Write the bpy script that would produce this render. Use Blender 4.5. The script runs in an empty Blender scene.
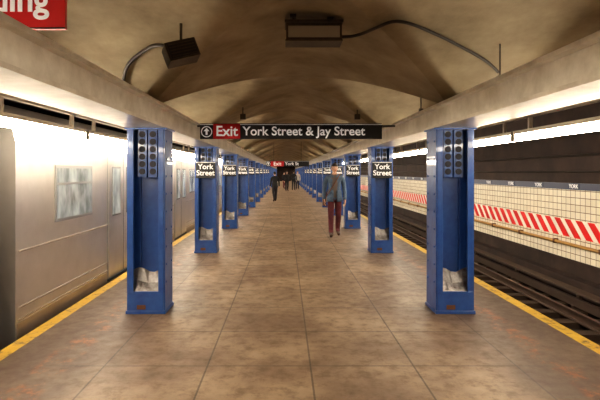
import bpy, bmesh, math, random
from mathutils import Vector, Matrix
random.seed(4)
sc = bpy.context.scene
F=480.0; VX=285.0; VY=172.0; H=1.6
def P(px,py,d): return Vector(((px-VX)*d/F, d, H+(VY-py)*d/F))
sc.view_settings.view_transform='Standard'
try: sc.view_settings.look='Medium High Contrast'
except Exception as ex:
    print('look',ex)

# ---------------- materials
def mat(name, col, rough=0.6, metal=0.0, emit=None, estr=0.0, noise=None, bump=0.0, nscale=6.0, coat=0.0):
    m=bpy.data.materials.new(name); m.use_nodes=True
    nt=m.node_tree; b=nt.nodes['Principled BSDF']
    b.inputs['Base Color'].default_value=(*col,1)
    b.inputs['Roughness'].default_value=rough
    b.inputs['Metallic'].default_value=metal
    if coat: b.inputs['Coat Weight'].default_value=coat
    if emit:
        b.inputs['Emission Color'].default_value=(*emit,1); b.inputs['Emission Strength'].default_value=estr
    if noise:
        tc=nt.nodes.new('ShaderNodeTexCoord'); n=nt.nodes.new('ShaderNodeTexNoise')
        n.inputs['Scale'].default_value=nscale; n.inputs['Detail'].default_value=6; n.inputs['Roughness'].default_value=0.65
        r=nt.nodes.new('ShaderNodeValToRGB')
        r.color_ramp.elements[0].position=0.35; r.color_ramp.elements[1].position=0.7
        r.color_ramp.elements[0].color=(*noise,1); r.color_ramp.elements[1].color=(*col,1)
        nt.links.new(tc.outputs['Object'],n.inputs['Vector'])
        nt.links.new(n.outputs['Fac'],r.inputs['Fac'])
        nt.links.new(r.outputs['Color'],b.inputs['Base Color'])
        if bump:
            bp=nt.nodes.new('ShaderNodeBump'); bp.inputs['Strength'].default_value=bump; bp.inputs['Distance'].default_value=0.02
            nt.links.new(n.outputs['Fac'],bp.inputs['Height']); nt.links.new(bp.outputs['Normal'],b.inputs['Normal'])
    return m
M={}
M['blue']=mat('blue_paint',(0.030,0.105,0.35),0.32,noise=(0.016,0.06,0.24),nscale=5,bump=0.15,coat=0.3)
M['hole_dark']=mat('dark_hole_disc',(0.003,0.006,0.02),0.6)  # near-black discs, colour stands in for the shade inside the column holes
M['silver']=mat('galvanised_sheet',(0.34,0.33,0.32),0.4,0.5,noise=(0.10,0.08,0.075),nscale=9,bump=0.3)
M['rust']=mat('rust',(0.14,0.06,0.03),0.8)
M['girder']=mat('girder_paint',(0.86,0.80,0.69),0.30,noise=(0.56,0.49,0.39),nscale=3,bump=0.05,coat=0.5)
M['concrete_dark']=mat('dark_concrete',(0.10,0.07,0.05),0.85,noise=(0.04,0.028,0.02),nscale=2.5,bump=0.3)
M['darkwall']=mat('sooty_wall',(0.055,0.030,0.022),0.8,noise=(0.022,0.012,0.009),nscale=1.5,bump=0.3)
M['ballast']=mat('track_bed',(0.05,0.03,0.022),0.9,noise=(0.02,0.012,0.010),nscale=30,bump=1.0)
M['rail']=mat('rail_steel',(0.22,0.16,0.13),0.4,0.8)
M['wood']=mat('tie_wood',(0.07,0.045,0.03),0.8)
M['steel']=mat('train_steel',(0.74,0.70,0.66),0.30,0.85,noise=(0.60,0.56,0.52),nscale=1.2)
M['steel2']=mat('train_steel_lower',(0.50,0.43,0.37),0.35,0.7,noise=(0.38,0.32,0.27),nscale=1.2)
M['gasket']=mat('rubber',(0.05,0.05,0.055),0.6)
M['doorgap']=mat('door_seal',(0.16,0.15,0.14),0.6)
M['win']=mat('train_window',(0.14,0.155,0.15),0.12,0,emit=(0.95,0.95,0.88),estr=0.22)  # emission painted into the glass, streaked by noise, for the unmodelled lit interior
nt=M['win'].node_tree
tc=nt.nodes.new('ShaderNodeTexCoord'); mp=nt.nodes.new('ShaderNodeMapping'); mp.inputs['Scale'].default_value=(1,3.5,1.6)
n=nt.nodes.new('ShaderNodeTexNoise'); n.inputs['Scale'].default_value=1.6; n.inputs['Detail'].default_value=3
mr=nt.nodes.new('ShaderNodeMapRange'); mr.inputs[1].default_value=0.35; mr.inputs[2].default_value=0.68; mr.inputs[3].default_value=0.04; mr.inputs[4].default_value=0.42
nt.links.new(tc.outputs['Object'],mp.inputs[0]); nt.links.new(mp.outputs[0],n.inputs['Vector']); nt.links.new(n.outputs['Fac'],mr.inputs[0])
nt.links.new(mr.outputs[0],nt.nodes['Principled BSDF'].inputs['Emission Strength'])
M['winframe']=mat('window_frame',(0.36,0.35,0.34),0.35,0.6)
M['black']=mat('black_enamel',(0.012,0.012,0.014),0.45)
M['white']=mat('white_enamel_glow',(0.85,0.85,0.85),0.5,emit=(1,1,1),estr=0.15)  # faint emission added, so letters and sign marks glow without a lamp
M['red']=mat('red_enamel',(0.55,0.015,0.02),0.4)
M['lamp']=mat('fluorescent_lens',(0.9,0.9,0.85),0.4,emit=(1.0,0.87,0.685),estr=47.0)
M['housing']=mat('lamp_housing',(0.40,0.35,0.28),0.5)
M['box']=mat('brown_metal_box',(0.10,0.075,0.05),0.5,0.2,noise=(0.05,0.035,0.022),nscale=8)
M['conduit']=mat('conduit_black',(0.03,0.02,0.015),0.5)
M['yellowpipe']=mat('yellow_pipe',(0.40,0.22,0.05),0.5)
M['band']=mat('tile_border',(0.05,0.06,0.11),0.3)
M['vault']=mat('vault_plaster',(0.44,0.365,0.24),0.75,noise=(0.215,0.17,0.105),nscale=1.3,bump=0.25)

def floor_mat():
    m=bpy.data.materials.new('platform_concrete'); m.use_nodes=True
    nt=m.node_tree; N=nt.nodes; L=nt.links; b=N['Principled BSDF']
    tc=N.new('ShaderNodeTexCoord'); sp=N.new('ShaderNodeSeparateXYZ'); L.new(tc.outputs['Object'],sp.inputs[0])
    def math_(op,a,bb=None,c=None):
        n=N.new('ShaderNodeMath'); n.operation=op
        for i,v in enumerate((a,bb,c)):
            if v is None: continue
            if isinstance(v,(int,float)): n.inputs[i].default_value=v
            else: L.new(v,n.inputs[i])
        return n.outputs[0]
    def noise(scale,detail=6,rough=0.6,vec=None):
        n=N.new('ShaderNodeTexNoise'); n.inputs['Scale'].default_value=scale; n.inputs['Detail'].default_value=detail
        n.inputs['Roughness'].default_value=rough; L.new(vec or tc.outputs['Object'],n.inputs['Vector']); return n.outputs['Fac']
    def mix(f,a,c):
        n=N.new('ShaderNodeMix'); n.data_type='RGBA'
        if isinstance(f,(int,float)): n.inputs[0].default_value=f
        else: L.new(f,n.inputs[0])
        for i,v in ((6,a),(7,c)):
            if isinstance(v,tuple): n.inputs[i].default_value=(*v,1)
            else: L.new(v,n.inputs[i])
        return n.outputs[2]
    def smooth(v,a,c):
        n=N.new('ShaderNodeMapRange'); n.interpolation_type='SMOOTHSTEP'
        L.new(v,n.inputs[0]); n.inputs[1].default_value=a; n.inputs[2].default_value=c; return n.outputs[0]
    n1=noise(1.1); n2=noise(7,8,0.7); n3=noise(45,3)
    base=mix(smooth(n1,0.35,0.68),(0.185,0.12,0.074),(0.37,0.27,0.175))
    base=mix(math_('MULTIPLY',smooth(n2,0.44,0.70),0.6),base,(0.11,0.067,0.04))
    base=mix(math_('MULTIPLY',smooth(n3,0.58,0.75),0.4),base,(0.08,0.052,0.035))
    fx=math_('FLOOR',math_('DIVIDE',math_('SUBTRACT',sp.outputs[0],0.21),0.85))
    fy=math_('FLOOR',math_('DIVIDE',math_('SUBTRACT',sp.outputs[1],3.96),0.85))
    cv=N.new('ShaderNodeCombineXYZ'); L.new(fx,cv.inputs[0]); L.new(fy,cv.inputs[1])
    wn=N.new('ShaderNodeTexWhiteNoise'); L.new(cv.outputs[0],wn.inputs[0])
    base=mix(math_('MULTIPLY',wn.outputs[0],0.35),base,(0.15,0.10,0.065))
    def joint(o,off):
        fr=math_('FRACT',math_('DIVIDE',math_('SUBTRACT',o,off),0.85))
        dd=math_('ABSOLUTE',math_('SUBTRACT',fr,0.5))
        return math_('GREATER_THAN',dd,0.4915)
    ax=math_('ABSOLUTE',math_('SUBTRACT',sp.outputs[0],0.175))
    inner=math_('LESS_THAN',ax,2.15)
    j=math_('MULTIPLY',math_('MAXIMUM',joint(sp.outputs[0],0.21),joint(sp.outputs[1],3.96)),inner)
    wob=math_('MULTIPLY',math_('SUBTRACT',noise(3.0),0.5),0.25)
    axw=math_('ADD',ax,wob)
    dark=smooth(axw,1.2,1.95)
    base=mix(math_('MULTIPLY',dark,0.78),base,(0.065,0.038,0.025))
    o1=math_('MULTIPLY',smooth(axw,1.94,2.02),math_('SUBTRACT',1.0,smooth(axw,2.16,2.26)))
    worn=smooth(noise(5,8,0.8),0.49,0.60)
    base=mix(math_('MULTIPLY',math_('MULTIPLY',o1,worn),0.62),base,(0.30,0.105,0.03))
    y1=math_('MULTIPLY',math_('GREATER_THAN',ax,2.585),smooth(noise(9,6,0.7),0.32,0.50))
    base=mix(math_('MULTIPLY',y1,0.9),base,(0.55,0.34,0.025))
    base=mix(math_('MULTIPLY',j,0.7),base,(0.05,0.033,0.023))
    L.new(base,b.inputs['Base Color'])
    rr=N.new('ShaderNodeMapRange'); L.new(n2,rr.inputs[0]); rr.inputs[1].default_value=0.3; rr.inputs[2].default_value=0.7
    rr.inputs[3].default_value=0.38; rr.inputs[4].default_value=0.66
    L.new(rr.outputs[0],b.inputs['Roughness'])
    bp=N.new('ShaderNodeBump'); bp.inputs['Strength'].default_value=0.25; bp.inputs['Distance'].default_value=0.01
    L.new(n2,bp.inputs['Height']); L.new(bp.outputs['Normal'],b.inputs['Normal'])
    return m
M['floor']=floor_mat()

def tile_mat():
    m=bpy.data.materials.new('white_wall_tile'); m.use_nodes=True
    nt=m.node_tree; N=nt.nodes; L=nt.links; b=N['Principled BSDF']
    tc=N.new('ShaderNodeTexCoord'); sp=N.new('ShaderNodeSeparateXYZ'); cb=N.new('ShaderNodeCombineXYZ')
    L.new(tc.outputs['Object'],sp.inputs[0]); L.new(sp.outputs[1],cb.inputs[0]); L.new(sp.outputs[2],cb.inputs[1])
    br=N.new('ShaderNodeTexBrick'); L.new(cb.outputs[0],br.inputs['Vector'])
    br.inputs['Scale'].default_value=1.0; br.inputs['Brick Width'].default_value=0.17; br.inputs['Row Height'].default_value=0.15
    br.inputs['Mortar Size'].default_value=0.007; br.inputs['Mortar Smooth'].default_value=0.1
    br.offset=0.0
    br.inputs['Color1'].default_value=(0.90,0.84,0.69,1); br.inputs['Color2'].default_value=(0.80,0.73,0.58,1)
    br.inputs['Mortar'].default_value=(0.24,0.16,0.11,1)
    L.new(br.outputs['Color'],b.inputs['Base Color']); b.inputs['Roughness'].default_value=0.25
    return m
M['tile']=tile_mat()
def stripe_mat():
    m=bpy.data.materials.new('red_white_hazard_stripes'); m.use_nodes=True
    nt=m.node_tree; N=nt.nodes; L=nt.links; b=N['Principled BSDF']
    tc=N.new('ShaderNodeTexCoord'); sp=N.new('ShaderNodeSeparateXYZ'); L.new(tc.outputs['Object'],sp.inputs[0])
    a=N.new('ShaderNodeMath'); a.operation='SUBTRACT'; L.new(sp.outputs[1],a.inputs[0]); L.new(sp.outputs[2],a.inputs[1])
    d=N.new('ShaderNodeMath'); d.operation='DIVIDE'; L.new(a.outputs[0],d.inputs[0]); d.inputs[1].default_value=0.40
    f=N.new('ShaderNodeMath'); f.operation='FRACT'; L.new(d.outputs[0],f.inputs[0])
    g=N.new('ShaderNodeMath'); g.operation='GREATER_THAN'; L.new(f.outputs[0],g.inputs[0]); g.inputs[1].default_value=0.42
    mx=N.new('ShaderNodeMix'); mx.data_type='RGBA'; L.new(g.outputs[0],mx.inputs[0])
    mx.inputs[6].default_value=(0.88,0.84,0.76,1); mx.inputs[7].default_value=(0.75,0.012,0.012,1)
    L.new(mx.outputs[2],b.inputs['Base Color']); b.inputs['Roughness'].default_value=0.4
    return m
M['stripe']=stripe_mat()

# ---------------- mesh builder
class MB:
    def __init__(s): s.bm=bmesh.new(); s.mats=[]
    def mi(s,k):
        if k not in s.mats: s.mats.append(k)
        return s.mats.index(k)
    def box(s,x0,x1,y0,y1,z0,z1,k,rot=None):
        c=Vector(((x0+x1)/2,(y0+y1)/2,(z0+z1)/2))
        mt=Matrix.Translation(c)
        if rot is not None: mt=mt@rot
        mt=mt@Matrix.Diagonal((abs(x1-x0),abs(y1-y0),abs(z1-z0),1))
        g=bmesh.ops.create_cube(s.bm,size=1,matrix=mt); i=s.mi(k)
        for f in {f for v in g['verts'] for f in v.link_faces}: f.material_index=i
    def cyl(s,a,b,r,k,seg=12,r2=None):
        a=Vector(a);b=Vector(b);d=b-a
        q=d.to_track_quat('Z','Y').to_matrix().to_4x4()
        g=bmesh.ops.create_cone(s.bm,cap_ends=True,segments=seg,radius1=r,radius2=r if r2 is None else r2,depth=d.length,matrix=Matrix.Translation((a+b)/2)@q)
        i=s.mi(k)
        for f in {f for v in g['verts'] for f in v.link_faces}: f.material_index=i
    def poly(s,pts,k):
        f=s.bm.faces.new([s.bm.verts.new(p) for p in pts]); f.material_index=s.mi(k)
    def extr(s,prof,y0,y1,k):
        a=[s.bm.verts.new((x,y0,z)) for x,z in prof]; b=[s.bm.verts.new((x,y1,z)) for x,z in prof]
        n=len(prof); i=s.mi(k)
        for j in range(n):
            f=s.bm.faces.new([a[j],a[(j+1)%n],b[(j+1)%n],b[j]]); f.material_index=i
        f=s.bm.faces.new(a); f.material_index=i
        f=s.bm.faces.new(b[::-1]); f.material_index=i
    def mesh(s,name):
        bmesh.ops.recalc_face_normals(s.bm,faces=s.bm.faces)
        me=bpy.data.meshes.new(name); s.bm.to_mesh(me); s.bm.free()
        for k in s.mats: me.materials.append(M[k])
        return me
    def obj(s,name,loc=(0,0,0),bevel=0,parent=None):
        o=bpy.data.objects.new(name,s.mesh(name)); sc.collection.objects.link(o); o.location=loc
        if bevel:
            m=o.modifiers.new('bevel','BEVEL'); m.width=bevel; m.segments=2; m.limit_method='ANGLE'
        if parent: o.parent=parent
        return o
def inst(name,me,loc,parent=None):
    o=bpy.data.objects.new(name,me); sc.collection.objects.link(o); o.location=loc
    if parent: o.parent=parent
    return o
def text(s,name,loc,size,k,parent=None,rot=(math.pi/2,0,0),align='CENTER',bold=0.012,sx=1.0):
    c=bpy.data.curves.new(name,'FONT'); c.body=s; c.size=size; c.align_x=align; c.align_y='CENTER'
    c.offset=bold*size; c.extrude=0.002; c.space_line=0.85
    c.materials.append(M[k]); o=bpy.data.objects.new(name,c); sc.collection.objects.link(o)
    o.location=loc; o.rotation_euler=rot; o.scale=(sx,1,1)
    if parent: o.parent=parent
    return o
def tube(name,pts,r,k,parent=None):
    c=bpy.data.curves.new(name,'CURVE'); c.dimensions='3D'; c.bevel_depth=r; c.bevel_resolution=3
    s=c.splines.new('NURBS'); s.points.add(len(pts)-1)
    for i,p in enumerate(pts): s.points[i].co=(*p,1)
    s.use_endpoint_u=True; s.order_u=3
    c.materials.append(M[k]); o=bpy.data.objects.new(name,c); sc.collection.objects.link(o)
    if parent: o.parent=parent
    return o

# ---------------- layout constants
XC=0.175; XL=-1.57; XR=1.92; Y1=5.60; S=4.08; NB=22
YA=Y1-3*S; YB=Y1+S*(NB-3)
EL=-2.55; ER=2.90; WR=6.2; WL=-6.0; ZB=-1.15
Z0=2.36; ZC=3.10; A=1.745; B=S/2
def pk(u,p=1.6):
    u=math.sqrt(u*u+0.004)
    return 1-min(1,u)**p
def ceilz(x,y):
    yy=(y-YA)%S
    dy=abs(yy-B)/B
    zt=Z0+(ZC-Z0)*pk(dy,1.5)
    u=abs(x-XC)/A
    if u<1: return max(zt,Z0+(ZC-Z0)*pk(u,1.5))
    if x<-2.71 or x>3.06: return 3.05
    return zt
def chit(px,py,off=0.02,d0=3.4):
    d=d0
    while d<30:
        p=P(px,py,d)
        if p.z>ceilz(p.x,p.y)-off: return p
        d+=0.01
    return p

# floor
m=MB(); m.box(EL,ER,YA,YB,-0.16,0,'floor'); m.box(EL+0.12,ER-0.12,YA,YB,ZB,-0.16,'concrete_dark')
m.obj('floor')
m=MB(); m.box(WL,WR-0.26,YA,YB,ZB-0.1,ZB,'ballast'); m.obj('floor_track_bed')
for side,xs in (('r',(3.75,5.2)),('l',(-4.85,-3.4))):
    m=MB()
    for x in xs:
        m.box(x-0.07,x+0.07,YA,YB,ZB+0.10,ZB+0.12,'rail'); m.box(x-0.012,x+0.012,YA,YB,ZB+0.12,ZB+0.22,'rail'); m.box(x-0.035,x+0.035,YA,YB,ZB+0.22,ZB+0.26,'rail')
    y=YA+0.3
    while y<YB-0.3:
        m.box(xs[0]-0.5,xs[1]+0.5,y-0.11,y+0.11,ZB,ZB+0.10,'wood'); y+=0.62
    if side=='r':
        m.box(5.62,5.70,YA,YB,ZB+0.14,ZB+0.30,'rail'); m.box(5.56,5.78,YA,YB,ZB+0.42,ZB+0.46,'wood')
        y=YA+1
        while y<YB:
            m.box(5.70,5.76,y-0.04,y+0.04,ZB,ZB+0.43,'rail'); m.box(5.60,5.72,y-0.04,y+0.04,ZB,ZB+0.15,'rail'); y+=2.5
    m.obj('railway_track')
# right wall
m=MB(); m.box(WR,WR+0.3,YA,YB,ZB-0.1,3.2,'darkwall'); m.box(WR-0.03,WR,YA,YB,-0.28,1.22,'tile')
m.box(WR-0.045,WR,YA,YB,1.22,1.36,'band'); m.box(WR-0.05,WR,YA,YB,-0.34,-0.28,'darkwall')
m.box(WR-0.25,WR,YA,YB,ZB-0.1,-0.62,'darkwall')
m.obj('wall_right')
m=MB(); m.box(WR-0.05,WR-0.031,YA+1,YB-1,0.20,0.57,'stripe'); m.obj('hazard_stripe_band')
m=MB(); m.cyl((WR-0.09,YA+1,0.05),(WR-0.09,YB-1,0.05),0.035,'yellowpipe')
y=YA+1.5
while y<YB-1: m.box(WR-0.13,WR-0.03,y-0.03,y+0.03,0.0,0.1,'rust'); y+=1.6
m.obj('wall_conduit')
m=MB()
for z,r in ((1.60,0.02),(1.95,0.025)): m.cyl((WR-0.05,YA+1,z),(WR-0.05,YB-1,z),r,'conduit',8)
m.obj('cable_run')
sg=MB(); sg.box(-0.008,0.0,-0.2,0.2,-0.06,0.06,'band'); sgm=sg.mesh('name_tablet')
for i in range(16):
    y=8.8+1.42*i
    o=inst('wall_name_tablet',sgm,(WR-0.046,y,1.29))
    text('YORK','letters',(-0.012,0,0),0.12,'white',o,rot=(math.pi/2,0,-math.pi/2))
m=MB(); m.box(WL-0.3,WL,YA,YB,ZB-0.1,3.2,'darkwall'); m.obj('wall_left')
m=MB(); m.box(WL-0.3,WR+0.3,YB,YB+0.3,ZB-0.1,3.3,'darkwall'); m.obj('wall_back')
m=MB(); m.box(WL-0.3,WR+0.3,YA-0.3,YA,ZB-0.1,3.3,'darkwall'); m.obj('wall_front')

# vaulted ceiling
bm=bmesh.new()
xs=[]
nx=72
for i in range(nx+1): xs.append(XC-A+2*A*i/nx)
xs=[WL-0.1,-4.0,-2.72,-2.70,-2.5,-2.1]+xs+[2.4,2.8,3.05,3.07,4.5,WR+0.1]
ny=72
grid=[]
for j in range(ny+1):
    y=S*j/ny
    grid.append([bm.verts.new((x,y,ceilz(x,YA+y))) for x in xs])
for j in range(ny):
    for i in range(len(xs)-1):
        a_,b_,c_,d_=grid[j][i],grid[j][i+1],grid[j+1][i+1],grid[j+1][i]
        if xs[i]<XC-A-0.01 or xs[i+1]>XC+A+0.01: bm.faces.new([a_,b_,c_,d_]); continue
        sx=(xs[i]+xs[i+1])/2-XC; sy=(j+0.5)/ny-0.5
        if sx*sy>0: bm.faces.new([a_,b_,c_]); bm.faces.new([a_,c_,d_])
        else: bm.faces.new([a_,b_,d_]); bm.faces.new([b_,c_,d_])
bm.normal_update()
me=bpy.data.meshes.new('ceiling')
for f in bm.faces:
    f.smooth=True
    c=f.calc_center_median()
    if c.x<-2.7 or c.x>3.05: f.material_index=1
for e in bm.edges:
    if len(e.link_faces)==2 and e.calc_face_angle(0)>0.12: e.smooth=False
bm.to_mesh(me); bm.free(); me.materials.append(M['vault']); me.materials.append(M['darkwall'])
o=bpy.data.objects.new('ceiling',me); sc.collection.objects.link(o); o.location=(0,YA,0)
a=o.modifiers.new('a','ARRAY'); a.use_relative_offset=False; a.use_constant_offset=True; a.constant_offset_displace=(0,S,0); a.count=NB
m=MB(); m.box(WL-0.3,WR+0.3,YA-0.3,YB+0.3,3.25,3.4,'darkwall'); m.obj('ceiling_slab')

# girders
GB=2.10
for gx,nm in ((XL,'l'),(XR,'r')):
    m=MB(); m.box(gx-0.22,gx+0.22,YA,YB,GB,GB+0.03,'girder'); m.box(gx-0.13,gx+0.13,YA,YB,GB+0.03,GB+0.24,'girder')
    m.box(gx-0.20,gx+0.20,YA,YB,GB+0.24,GB+0.275,'girder')
    m.obj('ceiling_girder')

# columns
w=0.20;dp=0.18
m=MB()
for s in (-1,1):
    m.box(s*w-0.015,s*w+0.015,-dp,dp,0,GB,'blue')
    m.box(s*(w-0.055)-0.045,s*(w-0.055)+0.045,-0.035,0.035,0.0,GB,'blue')
    for yy in (-1,1): m.box(s*(w-0.030)-0.030,s*(w-0.030)+0.030,yy*dp-0.008,yy*dp+0.008,0,GB,'blue')
m.box(-w,w,-0.012,0.012,0,GB,'blue')
for s in (-1,1):
    for yy in (-1,1):
        m.box(s*0.060-0.052,s*0.060+0.052,min(yy*0.12,yy*0.015),max(yy*0.12,yy*0.015),GB-0.56,GB,'blue')
        for i in range(6):
            z=GB-0.07-i*0.085
            m.cyl((s*0.060,yy*0.115,z),(s*0.060,yy*0.13,z),0.036,'hole_dark',12)
    for i in range(9):
        z=0.35+i*0.2
        for yy in (-0.12,0.12):
            m.cyl((s*(w+0.014),yy,z),(s*(w+0.024),yy,z),0.014,'blue',8)
m.box(-w-0.04,w+0.04,-dp-0.02,dp+0.02,GB-0.02,GB,'blue')
for yy in (-1,1):
    m.box(-w,w,yy*dp-0.01,yy*dp+0.01,0,0.25,'blue')
    n=6
    top=[];bot=[]
    for q in range(n+1):
        x=-w+0.016+(2*w-0.032)*q/n
        top.append(Vector((x,yy*0.036,0.47+0.03*math.sin(q*1.3)))); bot.append(Vector((x,yy*(dp-0.015),0.25)))
    mid=[(a+b)/2+Vector((0,yy*(-0.012),-0.02+0.008*math.sin(i_*2.1))) for i_,(a,b) in enumerate(zip(top,bot))]
    for r1,r2 in ((top,mid),(mid,bot)):
        for q in range(n): m.poly([r1[q],r1[q+1],r2[q+1],r2[q]],'silver')
m.box(-w-0.025,w+0.025,-dp-0.02,dp+0.02,0,0.035,'blue')
m.box(-w+0.1,-w+0.2,-dp-0.013,-dp-0.009,0.05,0.1,'rust')
colm=m.mesh('steel_column')
sgn=MB(); sgn.box(-0.19,0.19,-0.012,0.0,-0.16,0.16,'black'); sgn.box(-0.19,0.19,-0.0135,-0.012,0.145,0.155,'white')
sgm=sgn.mesh('name_plate')
for i in range(NB):
    y=Y1+S*(i-2)
    if y>YB-1: break
    for x in (XL,XR):
        o=inst('steel_column',colm,(x,y,0))
        mo=o.modifiers.new('b','BEVEL'); mo.width=0.003; mo.segments=1; mo.limit_method='ANGLE'
        if i>=3 and i<12:
            s_=inst('station_name_sign',sgm,(x,y-dp-0.009,1.64))
            text('York\nStreet','letters',(0,-0.014,0.0),0.145,'white',s_,bold=0.02)

# fluorescent fixtures
m=MB(); m.box(-0.06,0.06,-1.0,1.0,0.045,0.085,'housing'); m.box(-0.045,0.045,-0.97,0.97,-0.03,0.045,'lamp')
m.box(-0.055,0.055,-1.0,-0.97,-0.035,0.085,'housing'); m.box(-0.055,0.055,0.97,1.0,-0.035,0.085,'housing')
m.box(-0.02,0.02,-0.72,-0.68,0.085,0.225,'housing'); m.box(-0.02,0.02,0.68,0.72,0.085,0.225,'housing')
fm=m.mesh('fluorescent_light')
y=YA+1.3
ys=[]
while y<YB-1.2: ys.append(y); y+=S/2
for y in ys:
    inst('fluorescent_light',fm,(EL+0.08,y,2.03)); inst('fluorescent_light',fm,(ER-0.06,y,2.01))
for x,z in ((EL+0.08,2.257),(ER-0.06,2.237)):
    m=MB(); m.box(x-0.03,x+0.03,YA+0.1,YB-0.1,z,z+0.05,'housing'); 
    for i in range(NB-1):
        y=YA+S*(i+1)
        xx=XL-0.13 if x<0 else XR+0.13
        m.box(min(x,xx),max(x,xx),y-0.03,y+0.03,z+0.0,z+0.06,'housing')
    m.obj('lamp_support_rail')

# ---------------- train
TX=EL-0.10
def car(y0,y1,short=False):
    m=MB()
    prof=[(TX-0.05,-0.35),(TX,-0.12),(TX,1.90),(TX-0.04,2.04),(TX-0.12,2.16),(TX-0.35,2.32),(TX-0.9,2.44),(TX-1.4,2.48),(TX-1.9,2.44),(TX-2.45,2.32),(TX-2.7,2.16),(TX-2.8,1.95),(TX-2.8,-0.12),(TX-2.75,-0.35)]
    m.extr(prof,y0,y1,'steel')
    m.box(TX-2.6,TX-0.2,y0+0.6,y1-0.6,-0.85,-0.35,'gasket')
    m.box(TX-0.002,TX+0.006,y0+0.02,y1-0.02,-0.12,0.10,'steel2')
    for z in (0.12,0.24,0.80): m.box(TX,TX+0.012,y0+0.05,y1-0.05,z,z+0.016,'steel2')
    doors=[y0+3.1,y0+3.1+4.35,y0+3.1+8.7,y0+3.1+13.05]
    if short: doors=[y1-3.6-4.35,y1-3.1]
    def window(a,b,z0,z1,split=True):
        m.box(TX-0.01,TX+0.014,a,b,z0,z1,'winframe'); m.box(TX,TX+0.018,a+0.035,b-0.035,z0+0.035,z1-0.035,'win')
        if split: m.box(TX,TX+0.022,a+0.03,b-0.03,z1-0.23,z1-0.205,'winframe')
    for d in doors:
        m.box(TX,TX+0.008,d-0.68,d+0.68,0.0,1.90,'winframe')
        for s in (-1,1):
            c=d+s*0.325
            m.box(TX,TX+0.016,c-0.315,c+0.315,0.02,1.87,'steel')
            m.box(TX,TX+0.020,c-0.19,c+0.19,0.93,1.68,'doorgap'); m.box(TX,TX+0.024,c-0.165,c+0.165,0.955,1.655,'win')
        m.box(TX,TX+0.02,d-0.006,d+0.006,0.02,1.87,'doorgap')
        m.box(TX,TX+0.02,d-0.68,d+0.68,-0.03,0.0,'gasket')
    for q in range(len(doors)-1):
        c=(doors[q]+doors[q+1])/2
        window(c-1.10,c-0.03,1.02,1.68); window(c+0.03,c+1.10,1.02,1.68)
    window(y0+0.80,y0+1.85,1.02,1.68); window(y1-1.6,y1-0.7,1.02,1.68)
    for yy in (y0+2.6,y1-2.6):
        for w_ in (-0.9,0.9):
            for x in (TX-0.75,TX-2.15): m.cyl((x-0.06,yy+w_,ZB+0.68),(x+0.06,yy+w_,ZB+0.68),0.41,'rail',20)
        m.box(TX-2.5,TX-0.4,yy-1.2,yy+1.2,-0.75,-0.45,'gasket')
    for ye,s in ((y0,-1),(y1,1)):
        m.box(TX-1.8,TX-1.0,ye,ye+s*0.05,0.0,1.95,'winframe'); m.box(TX-1.6,TX-1.2,ye,ye+s*0.06,1.0,1.7,'win')
        m.box(TX-1.5,TX-1.3,ye,ye+s*0.2,-0.55,-0.3,'gasket')
    return m.obj('subway_car')
car(-6.3,4.30,True)
for i in range(4): car(4.72+18.75*i,4.72+18.75*i+18.3)

# ---------------- signs
def exit_sign(y,x0,x1,z0,z1,main,redw,hang=False):
    e=bpy.data.objects.new('exit_sign',None); sc.collection.objects.link(e); e.location=((x0+x1)/2,y,(z0+z1)/2)
    h=z1-z0; cx=(x0+x1)/2; cz_=(z0+z1)/2
    m=MB(); m.box(x0-cx,x1-cx,0,0.04,-h/2,h/2,'black')
    ra=x0-cx+h*0.85; rb=ra+redw
    m.box(ra,rb,-0.004,0,-h/2+0.006,h/2-0.006,'red')
    m.box(x0-cx,x1-cx,-0.003,0,h/2-0.020,h/2-0.013,'white')
    ax=x0-cx+h*0.43
    m.cyl((ax,-0.005,-0.008),(ax,0,-0.008),h*0.36,'white',28)
    m.cyl((ax,-0.007,-0.008),(ax,-0.003,-0.008),h*0.30,'black',28)
    m.box(ax-0.016,ax+0.016,-0.011,-0.001,-h*0.24,h*0.06,'white')
    m.poly([(ax-h*0.19,-0.011,h*0.0),(ax+h*0.19,-0.011,h*0.0),(ax,-0.011,h*0.22)],'white')
    if hang:
        for px in (x0-cx+0.35,x1-cx-0.35):
            m.cyl((px,0.02,h/2),(px,0.02,ceilz(cx+px,y)-cz_),0.012,'conduit',8)
    else:
        m.box(XL+0.2-cx,x0-cx+0.1,0.04,0.06,h/2-0.05,h/2-0.02,'black'); m.box(x1-cx-0.1,XR-0.2-cx,0.04,0.06,h/2-0.05,h/2-0.02,'black')
    m.obj('panel',parent=e)
    text('Exit','exit_letters',((ra+rb)/2,-0.006,-0.004),h*0.92,'white',e,bold=0.02)
    text(main,'destination_letters',(rb+0.04,-0.006,-0.004),h*0.80,'white',e,align='LEFT',bold=0.018)
    return e
D=7.45
p0=P(200,139,D); p1=P(382,123.5,D)
exit_sign(D,p0.x,p1.x,p0.z,p1.z,'York Street & Jay Street',0.42)
p0=P(266,166.5,21.5); p1=P(309,161,21.5)
exit_sign(21.5,p0.x,p1.x,p0.z,p1.z,'York St',0.6,True)
# red hanging sign
e=bpy.data.objects.new('hanging_red_sign',None); sc.collection.objects.link(e)
pa=P(-60,29,3.3); pb=P(65,-16,3.3); e.location=pa
m=MB(); w_=pb.x-pa.x; h_=pb.z-pa.z
m.box(0,w_,0,0.03,0,h_,'red'); m.box(0,w_,-0.002,0,0,0.012,'black')
for x in (0.25,w_-0.08): m.cyl((x,0.015,h_),(x,0.015,ceilz(pa.x+x,3.3)-pa.z),0.01,'conduit',8)
m.obj('panel',parent=e)
text('Boarding','letters',(w_-0.11,-0.004,h_/2+0.04),0.24,'white',e,align='RIGHT',bold=0.02)

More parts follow.
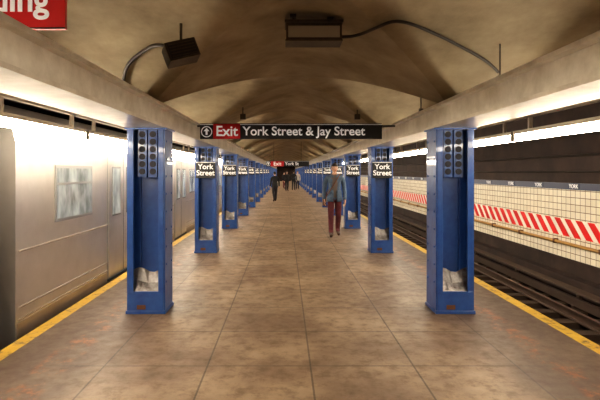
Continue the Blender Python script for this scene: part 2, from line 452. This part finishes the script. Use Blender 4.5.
# ---------------- ceiling fixtures
pa=P(286,43,4.5); pb=P(341,23,4.5)
m=MB(); m.box(pa.x,pb.x,4.42,4.64,pa.z,pb.z,'box')
m.box(pa.x-0.012,pb.x+0.012,4.40,4.66,pb.z-0.02,pb.z+0.004,'box'); m.box(pa.x+0.02,pb.x-0.02,4.412,4.42,pa.z+0.03,pb.z-0.05,'housing')
m.box(pa.x-0.006,pb.x+0.006,4.41,4.65,pa.z-0.004,pa.z+0.014,'box')
for x in (293,330):
    q=P(x,20,4.53); zt=ceilz(q.x,4.53); m.cyl((q.x,4.53,pb.z),(q.x,4.53,zt),0.013,'box',8); m.box(q.x-0.03,q.x+0.03,4.48,4.58,zt-0.03,zt-0.002,'box')
m.obj('ceiling_junction_box',bevel=0.004)
pts=[P(341,37,4.53),P(350,37,4.53),P(362,34,4.6)]+[chit(*q,off=0.045) for q in ((378,27),(392,21),(405,22),(420,27),(440,36),(460,46),(480,57),(492,65),(498,72))]
tube('ceiling_cable',pts,0.015,'conduit')
q=P(500,78,4.6); zt=ceilz(q.x,q.y)
m=MB(); m.cyl((q.x,q.y,q.z),(q.x,q.y,zt),0.007,'conduit',8); m.box(q.x-0.025,q.x+0.025,q.y-0.02,q.y+0.02,q.z-0.03,q.z+0.02,'conduit'); m.obj('hanger_rod')
q=P(421,110,7.2); m=MB(); m.cyl((q.x,q.y,q.z),(q.x,q.y,ceilz(q.x,q.y)),0.009,'conduit',8); m.box(q.x-0.03,q.x+0.03,q.y-0.02,q.y+0.02,q.z-0.02,q.z+0.02,'conduit'); m.obj('hanger_rod')
# loudspeaker
e=bpy.data.objects.new('loudspeaker',None); sc.collection.objects.link(e); e.location=P(181,53,4.3)
m=MB(); m.box(-0.14,0.14,-0.09,0.09,-0.085,0.085,'box'); m.box(-0.125,0.125,-0.1,-0.09,-0.07,0.07,'conduit')
for i in range(5): m.box(-0.115,0.115,-0.106,-0.1,-0.062+i*0.028,-0.052+i*0.028,'box')
b=m.obj('cabinet',parent=e,bevel=0.006); b.rotation_euler=(math.radians(-12),math.radians(-18),math.radians(25))
zt=ceilz(e.location.x,4.3)-e.location.z
m=MB(); m.cyl((0,0,0.05),(0,0,zt-0.005),0.012,'box',8); m.obj('bracket',parent=e)
tube('speaker_conduit',[P(165,46,4.33),P(156,44,4.4)]+[chit(*q,off=0.05) for q in ((145,50),(134,58),(127,66),(124,76),(123,86),(122,96))],0.018,'conduit')
for px in (243,357):
    q=P(px,117,8.9); zt=ceilz(q.x,8.87); m=MB(); m.box(q.x-0.05,q.x+0.05,8.84,8.90,q.z-0.05,q.z+0.05,'box'); m.cyl((q.x,8.87,q.z),(q.x,8.87,zt),0.01,'conduit',8); m.obj('small_junction_box')

# ---------------- people
def evalmesh(o):
    dg=bpy.context.evaluated_depsgraph_get(); dg.update()
    me=bpy.data.meshes.new_from_object(o.evaluated_get(dg)); return me
def skin(verts,edges,rad,root,sub=2):
    me=bpy.data.meshes.new('sk'); me.from_pydata(verts,edges,[]); o=bpy.data.objects.new('sk',me); sc.collection.objects.link(o)
    sm=o.modifiers.new('s','SKIN'); sm.use_smooth_shade=True
    for i,r in enumerate(rad):
        sv=me.skin_vertices[0].data[i]; sv.radius=r if isinstance(r,tuple) else (r,r); sv.use_root=(i==root)
    ss=o.modifiers.new('u','SUBSURF'); ss.levels=sub; ss.render_levels=sub
    bpy.context.view_layer.update()
    out=evalmesh(o); bpy.data.objects.remove(o); return out
def head_mesh(skinm,hairm):
    bm=bmesh.new(); bmesh.ops.create_uvsphere(bm,u_segments=32,v_segments=24,radius=1)
    for v in bm.verts:
        x,y,z=v.co
        X=x*0.076; Y=y*0.094; Z=z*0.118
        if z<0:
            t=-z; X*=1-0.30*t; Y*=1-0.18*t
            if y<0: Y-=0.012*t
        if y<0:
            nz=math.exp(-((z+0.12)/0.16)**2)*math.exp(-(x/0.14)**2); Y-=0.022*nz
            ez=math.exp(-((z-0.08)/0.10)**2)*math.exp(-((abs(x)-0.40)/0.16)**2); Y+=0.010*ez
            br=math.exp(-((z-0.22)/0.07)**2)*math.exp(-(x/0.5)**2); Y-=0.004*br
            mo=math.exp(-((z+0.47)/0.06)**2)*math.exp(-(x/0.28)**2); Y-=0.006*mo
        v.co=(X,Y,Z)
    for f in bm.faces:
        f.smooth=True; c=f.calc_center_median()
        f.material_index=0
        if -0.062<c.z<-0.050 and abs(c.x)<0.022 and c.y<-0.07: f.material_index=2
    def ball(loc,s,mi,seg=12):
        g=bmesh.ops.create_uvsphere(bm,u_segments=seg,v_segments=8,radius=1,matrix=Matrix.Translation(loc)@Matrix.Diagonal((*s,1)))
        for f in {f for v in g['verts'] for f in v.link_faces}: f.material_index=mi; f.smooth=True
    for s in (-1,1):
        ball((s*0.030,-0.078,0.010),(0.012,0.010,0.008),3); ball((s*0.030,-0.087,0.010),(0.005,0.003,0.005),1)
        ball((s*0.031,-0.088,0.030),(0.017,0.005,0.003),1)
        ball((s*0.077,0.005,-0.005),(0.010,0.018,0.030),0)
    g=bmesh.ops.create_uvsphere(bm,u_segments=32,v_segments=24,radius=1)
    dele=[]
    for v in g['verts']:
        x,y,z=v.co
        lim=0.50 if y<-0.2 else (0.0 if y<0.3 else -0.45)
        if z<lim-0.12: dele.append(v); continue
        n=0.004*math.sin(23*x)*math.sin(19*y+3*z)
        v.co=(x*0.084+n,y*0.102+0.004,z*0.128+n)
    for f in {f for v in g['verts'] for f in v.link_faces}: f.material_index=1; f.smooth=True
    bmesh.ops.delete(bm,geom=dele,context='VERTS')
    me=bpy.data.meshes.new('head'); bm.to_mesh(me); bm.free()
    for q in (skinm,hairm,M['lip'],M['eye']): me.materials.append(q)
    return me
M['lip']=mat('lip',(0.35,0.12,0.09),0.5); M['eye']=mat('eye_white',(0.7,0.68,0.65),0.3)
M['skin']=mat('skin',(0.60,0.36,0.25),0.55); M['hair']=mat('hair_dark',(0.03,0.018,0.012),0.6)
M['denim']=mat('denim_jacket',(0.12,0.18,0.26),0.85,noise=(0.07,0.105,0.165),nscale=14,bump=0.4)
M['shirt']=mat('grey_shirt',(0.16,0.13,0.12),0.85); M['maroon']=mat('maroon_trousers',(0.15,0.03,0.038),0.8,noise=(0.085,0.016,0.022),nscale=10,bump=0.3)
M['shoe']=mat('brown_shoe',(0.07,0.035,0.02),0.5)
M['coat']=mat('dark_coat',(0.02,0.02,0.022),0.8); M['dkpants']=mat('dark_trousers',(0.025,0.023,0.03),0.8); M['lightshirt']=mat('light_shirt',(0.5,0.47,0.42),0.8)
M['leather']=mat('bag_leather',(0.16,0.06,0.025),0.5)
def person(name,loc,yaw,hgt,jacket,shirt,pants,shoe,step=0.18,bag=False):
    e=bpy.data.objects.new(name,None); sc.collection.objects.link(e)
    e.location=loc; e.rotation_euler=(0,0,yaw); k=hgt/1.78; e.scale=(k,k,k)
    st=step
    V=[(0,0,0.95),(0,0.0,1.10),(0,0.0,1.28),(0,0.01,1.42),(0,0.0,1.50),(0,-0.01,1.57)]
    E=[(0,1),(1,2),(2,3),(3,4),(4,5)]
    R=[(0.150,0.115),(0.150,0.110),(0.170,0.118),(0.125,0.095),(0.062,0.06),(0.052,0.055)]
    wr=[]
    for s in (-1,1):
        b=len(V); sw=-s*st*0.45
        V+=[(s*0.165,0.01,1.42),(s*0.215,0.02+sw*0.1,1.36),(s*0.245,0.04+sw*0.5,1.13),(s*0.25,-0.02+sw*0.9,0.98),(s*0.245,-0.05+sw*1.3,0.885)]
        E+=[(3,b),(b,b+1),(b+1,b+2),(b+2,b+3),(b+3,b+4)]
        R+=[0.070,0.066,0.052,0.048,0.036]; wr.append(Vector(V[-1]))
    for s in (-1,1):
        b=len(V); f=s*st
        lift=0.05 if f>0.02 else 0.0
        V+=[(s*0.088,0.0,0.88),(s*0.095,-0.03+f*0.30,0.50),(s*0.095,f*0.8+0.02,0.28+lift*0.5),(s*0.095,f+0.02,0.10+lift),(s*0.103,f-0.07,0.048+lift*0.4),(s*0.110,f-0.165,0.038)]
        E+=[(0,b),(b,b+1),(b+1,b+2),(b+2,b+3),(b+3,b+4),(b+4,b+5)]
        R+=[0.100,0.076,0.068,(0.060,0.060),(0.048,0.048),(0.044,0.034)]
    me=skin(V,E,R,0,2)
    for q in (jacket,shirt,pants,shoe,M['skin']): me.materials.append(q)
    for p in me.polygons:
        c=p.center; p.use_smooth=True
        if c.z>1.50: i=4
        elif c.z>0.905 or (abs(c.x)>0.205 and c.z>0.86): 
            i=0
            if abs(c.x)<0.035+(c.z-1.0)*0.08 and c.y<-0.04 and c.z>0.93 and c.z<1.5: i=1
        elif c.z>0.11: i=2
        else: i=3
        if abs(c.x)>0.2 and c.z<0.90 and c.z>0.8: i=4
        p.material_index=i
    o=bpy.data.objects.new('body',me); sc.collection.objects.link(o); o.parent=e
    m=MB(); n=28; rings=[]
    bm=m.bm
    for z,rx,ry in ((0.845,0.188,0.150),(0.90,0.188,0.148),(1.0,0.176,0.136),(1.12,0.168,0.128)):
        ring=[]
        for j in range(n+1):
            a=-math.pi/2+0.22+ (2*math.pi-0.44)*j/n
            wv=1+0.02*math.sin(a*7+z*9)
            ring.append(bm.verts.new((rx*wv*math.cos(a),ry*wv*math.sin(a),z)))
        rings.append(ring)
    for a_,b_ in zip(rings,rings[1:]):
        for j in range(n):
            f=bm.faces.new([a_[j],a_[j+1],b_[j+1],b_[j]]); f.smooth=True
    mm=bpy.data.meshes.new('hem'); bm.to_mesh(mm); bm.free(); mm.materials.append(jacket)
    o=bpy.data.objects.new('jacket_hem',mm); sc.collection.objects.link(o); o.parent=e
    so=o.modifiers.new('s','SOLIDIFY'); so.thickness=0.010
    tb=tube('collar',[(0.03,-0.075,1.43),(0.085,-0.03,1.485),(0.08,0.05,1.51),(0,0.085,1.52),(-0.08,0.05,1.51),(-0.085,-0.03,1.485),(-0.03,-0.075,1.43)],0.020,'denim',e)
    tb.data.materials.clear(); tb.data.materials.append(jacket)
    for s,wv in zip((-1,1),wr):
        base=wv+Vector((0,0,0.01))
        VV=[base,base+Vector((0,-0.005,-0.045)),base+Vector((0,-0.010,-0.085))]; EE=[(0,1),(1,2)]; RR=[(0.022,0.026),(0.018,0.036),(0.015,0.038)]
        pm=skin([tuple(v) for v in VV],EE,RR,0,2); pm.materials.append(M['skin'])
        o=bpy.data.objects.new('palm',pm); sc.collection.objects.link(o); o.parent=e
        for fi,(dy,L) in enumerate(((-0.030,0.068),(-0.010,0.078),(0.010,0.072),(0.029,0.056))):
            a0=base+Vector((0,-0.010+dy*0.9,-0.080)); a1=a0+Vector((-s*0.004,-0.003+dy*0.1,-L*0.42)); a2=a1+Vector((-s*0.014,-0.004,-L*0.32)); a3=a2+Vector((-s*0.018,-0.002,-L*0.2))
            fm_=skin([tuple(q) for q in (a0,a1,a2,a3)],[(0,1),(1,2),(2,3)],[0.0095,0.009,0.008,0.007],0,1); fm_.materials.append(M['skin'])
            o=bpy.data.objects.new('finger_%d'%(fi+1),fm_); sc.collection.objects.link(o); o.parent=e
        a0=base+Vector((0,-0.022,-0.030)); a1=a0+Vector((-s*0.012,-0.028,-0.026)); a2=a1+Vector((-s*0.010,-0.010,-0.030))
        fm_=skin([tuple(q) for q in (a0,a1,a2)],[(0,1),(1,2)],[0.013,0.011,0.009],0,1); fm_.materials.append(M['skin'])
        o=bpy.data.objects.new('thumb',fm_); sc.collection.objects.link(o); o.parent=e
    h=bpy.data.objects.new('head',head_mesh(M['skin'],M['hair'])); sc.collection.objects.link(h); h.location=(0,-0.022,1.658); h.parent=e
    h.rotation_euler=(math.radians(6),0,math.radians(8))
    if bag:
        tube('bag_strap',[(0.12,-0.03,1.50),(0.02,-0.135,1.34),(-0.08,-0.145,1.18),(-0.19,-0.09,1.0),(-0.215,0.02,0.95),(-0.19,0.11,1.05),(-0.05,0.145,1.25),(0.08,0.10,1.45),(0.12,-0.03,1.50)],0.012,'leather',e)
        m=MB(); m.box(-0.27,-0.20,0.02,0.26,0.74,0.98,'leather'); m.box(-0.28,-0.27,0.03,0.25,0.86,0.98,'leather'); m.obj('bag',parent=e,bevel=0.015)
    return e
pp=P(334.5,236,1.6*F/(236-VY))
person('walking_man',(pp.x,pp.y,0),0.0,1.82,M['denim'],M['shirt'],M['maroon'],M['shoe'],0.14,bag=True)
person('walking_woman',(-0.55,26.0,0),math.pi+0.3,1.62,M['coat'],M['coat'],M['dkpants'],M['shoe'],0.18)
for i,(x,y,hh,j,pn,yw) in enumerate(((0.15,40,1.68,'coat','dkpants',0.3),(0.75,41.5,1.72,'coat','dkpants',3.0),(1.15,44,1.7,'lightshirt','dkpants',0.1),(-0.1,46,1.6,'coat','maroon',1.0))):
    person('standing_passenger',(x,y,0),yw,hh,M[j],M[j],M[pn],M['shoe'],0.05)

# ---------------- world + camera
wd=bpy.data.worlds.new('w'); sc.world=wd; wd.use_nodes=True
wd.node_tree.nodes['Background'].inputs[0].default_value=(0.05,0.04,0.03,1); wd.node_tree.nodes['Background'].inputs[1].default_value=0.3
cam=bpy.data.cameras.new('camera'); co=bpy.data.objects.new('camera',cam); sc.collection.objects.link(co)
co.location=(0,0,H); co.rotation_euler=(math.pi/2,0,0)
cam.sensor_width=36; cam.lens=36*F/600; cam.shift_x=(300-VX)/600; cam.shift_y=-(200-VY)/600
cam.clip_start=0.05; cam.clip_end=300
sc.camera=co
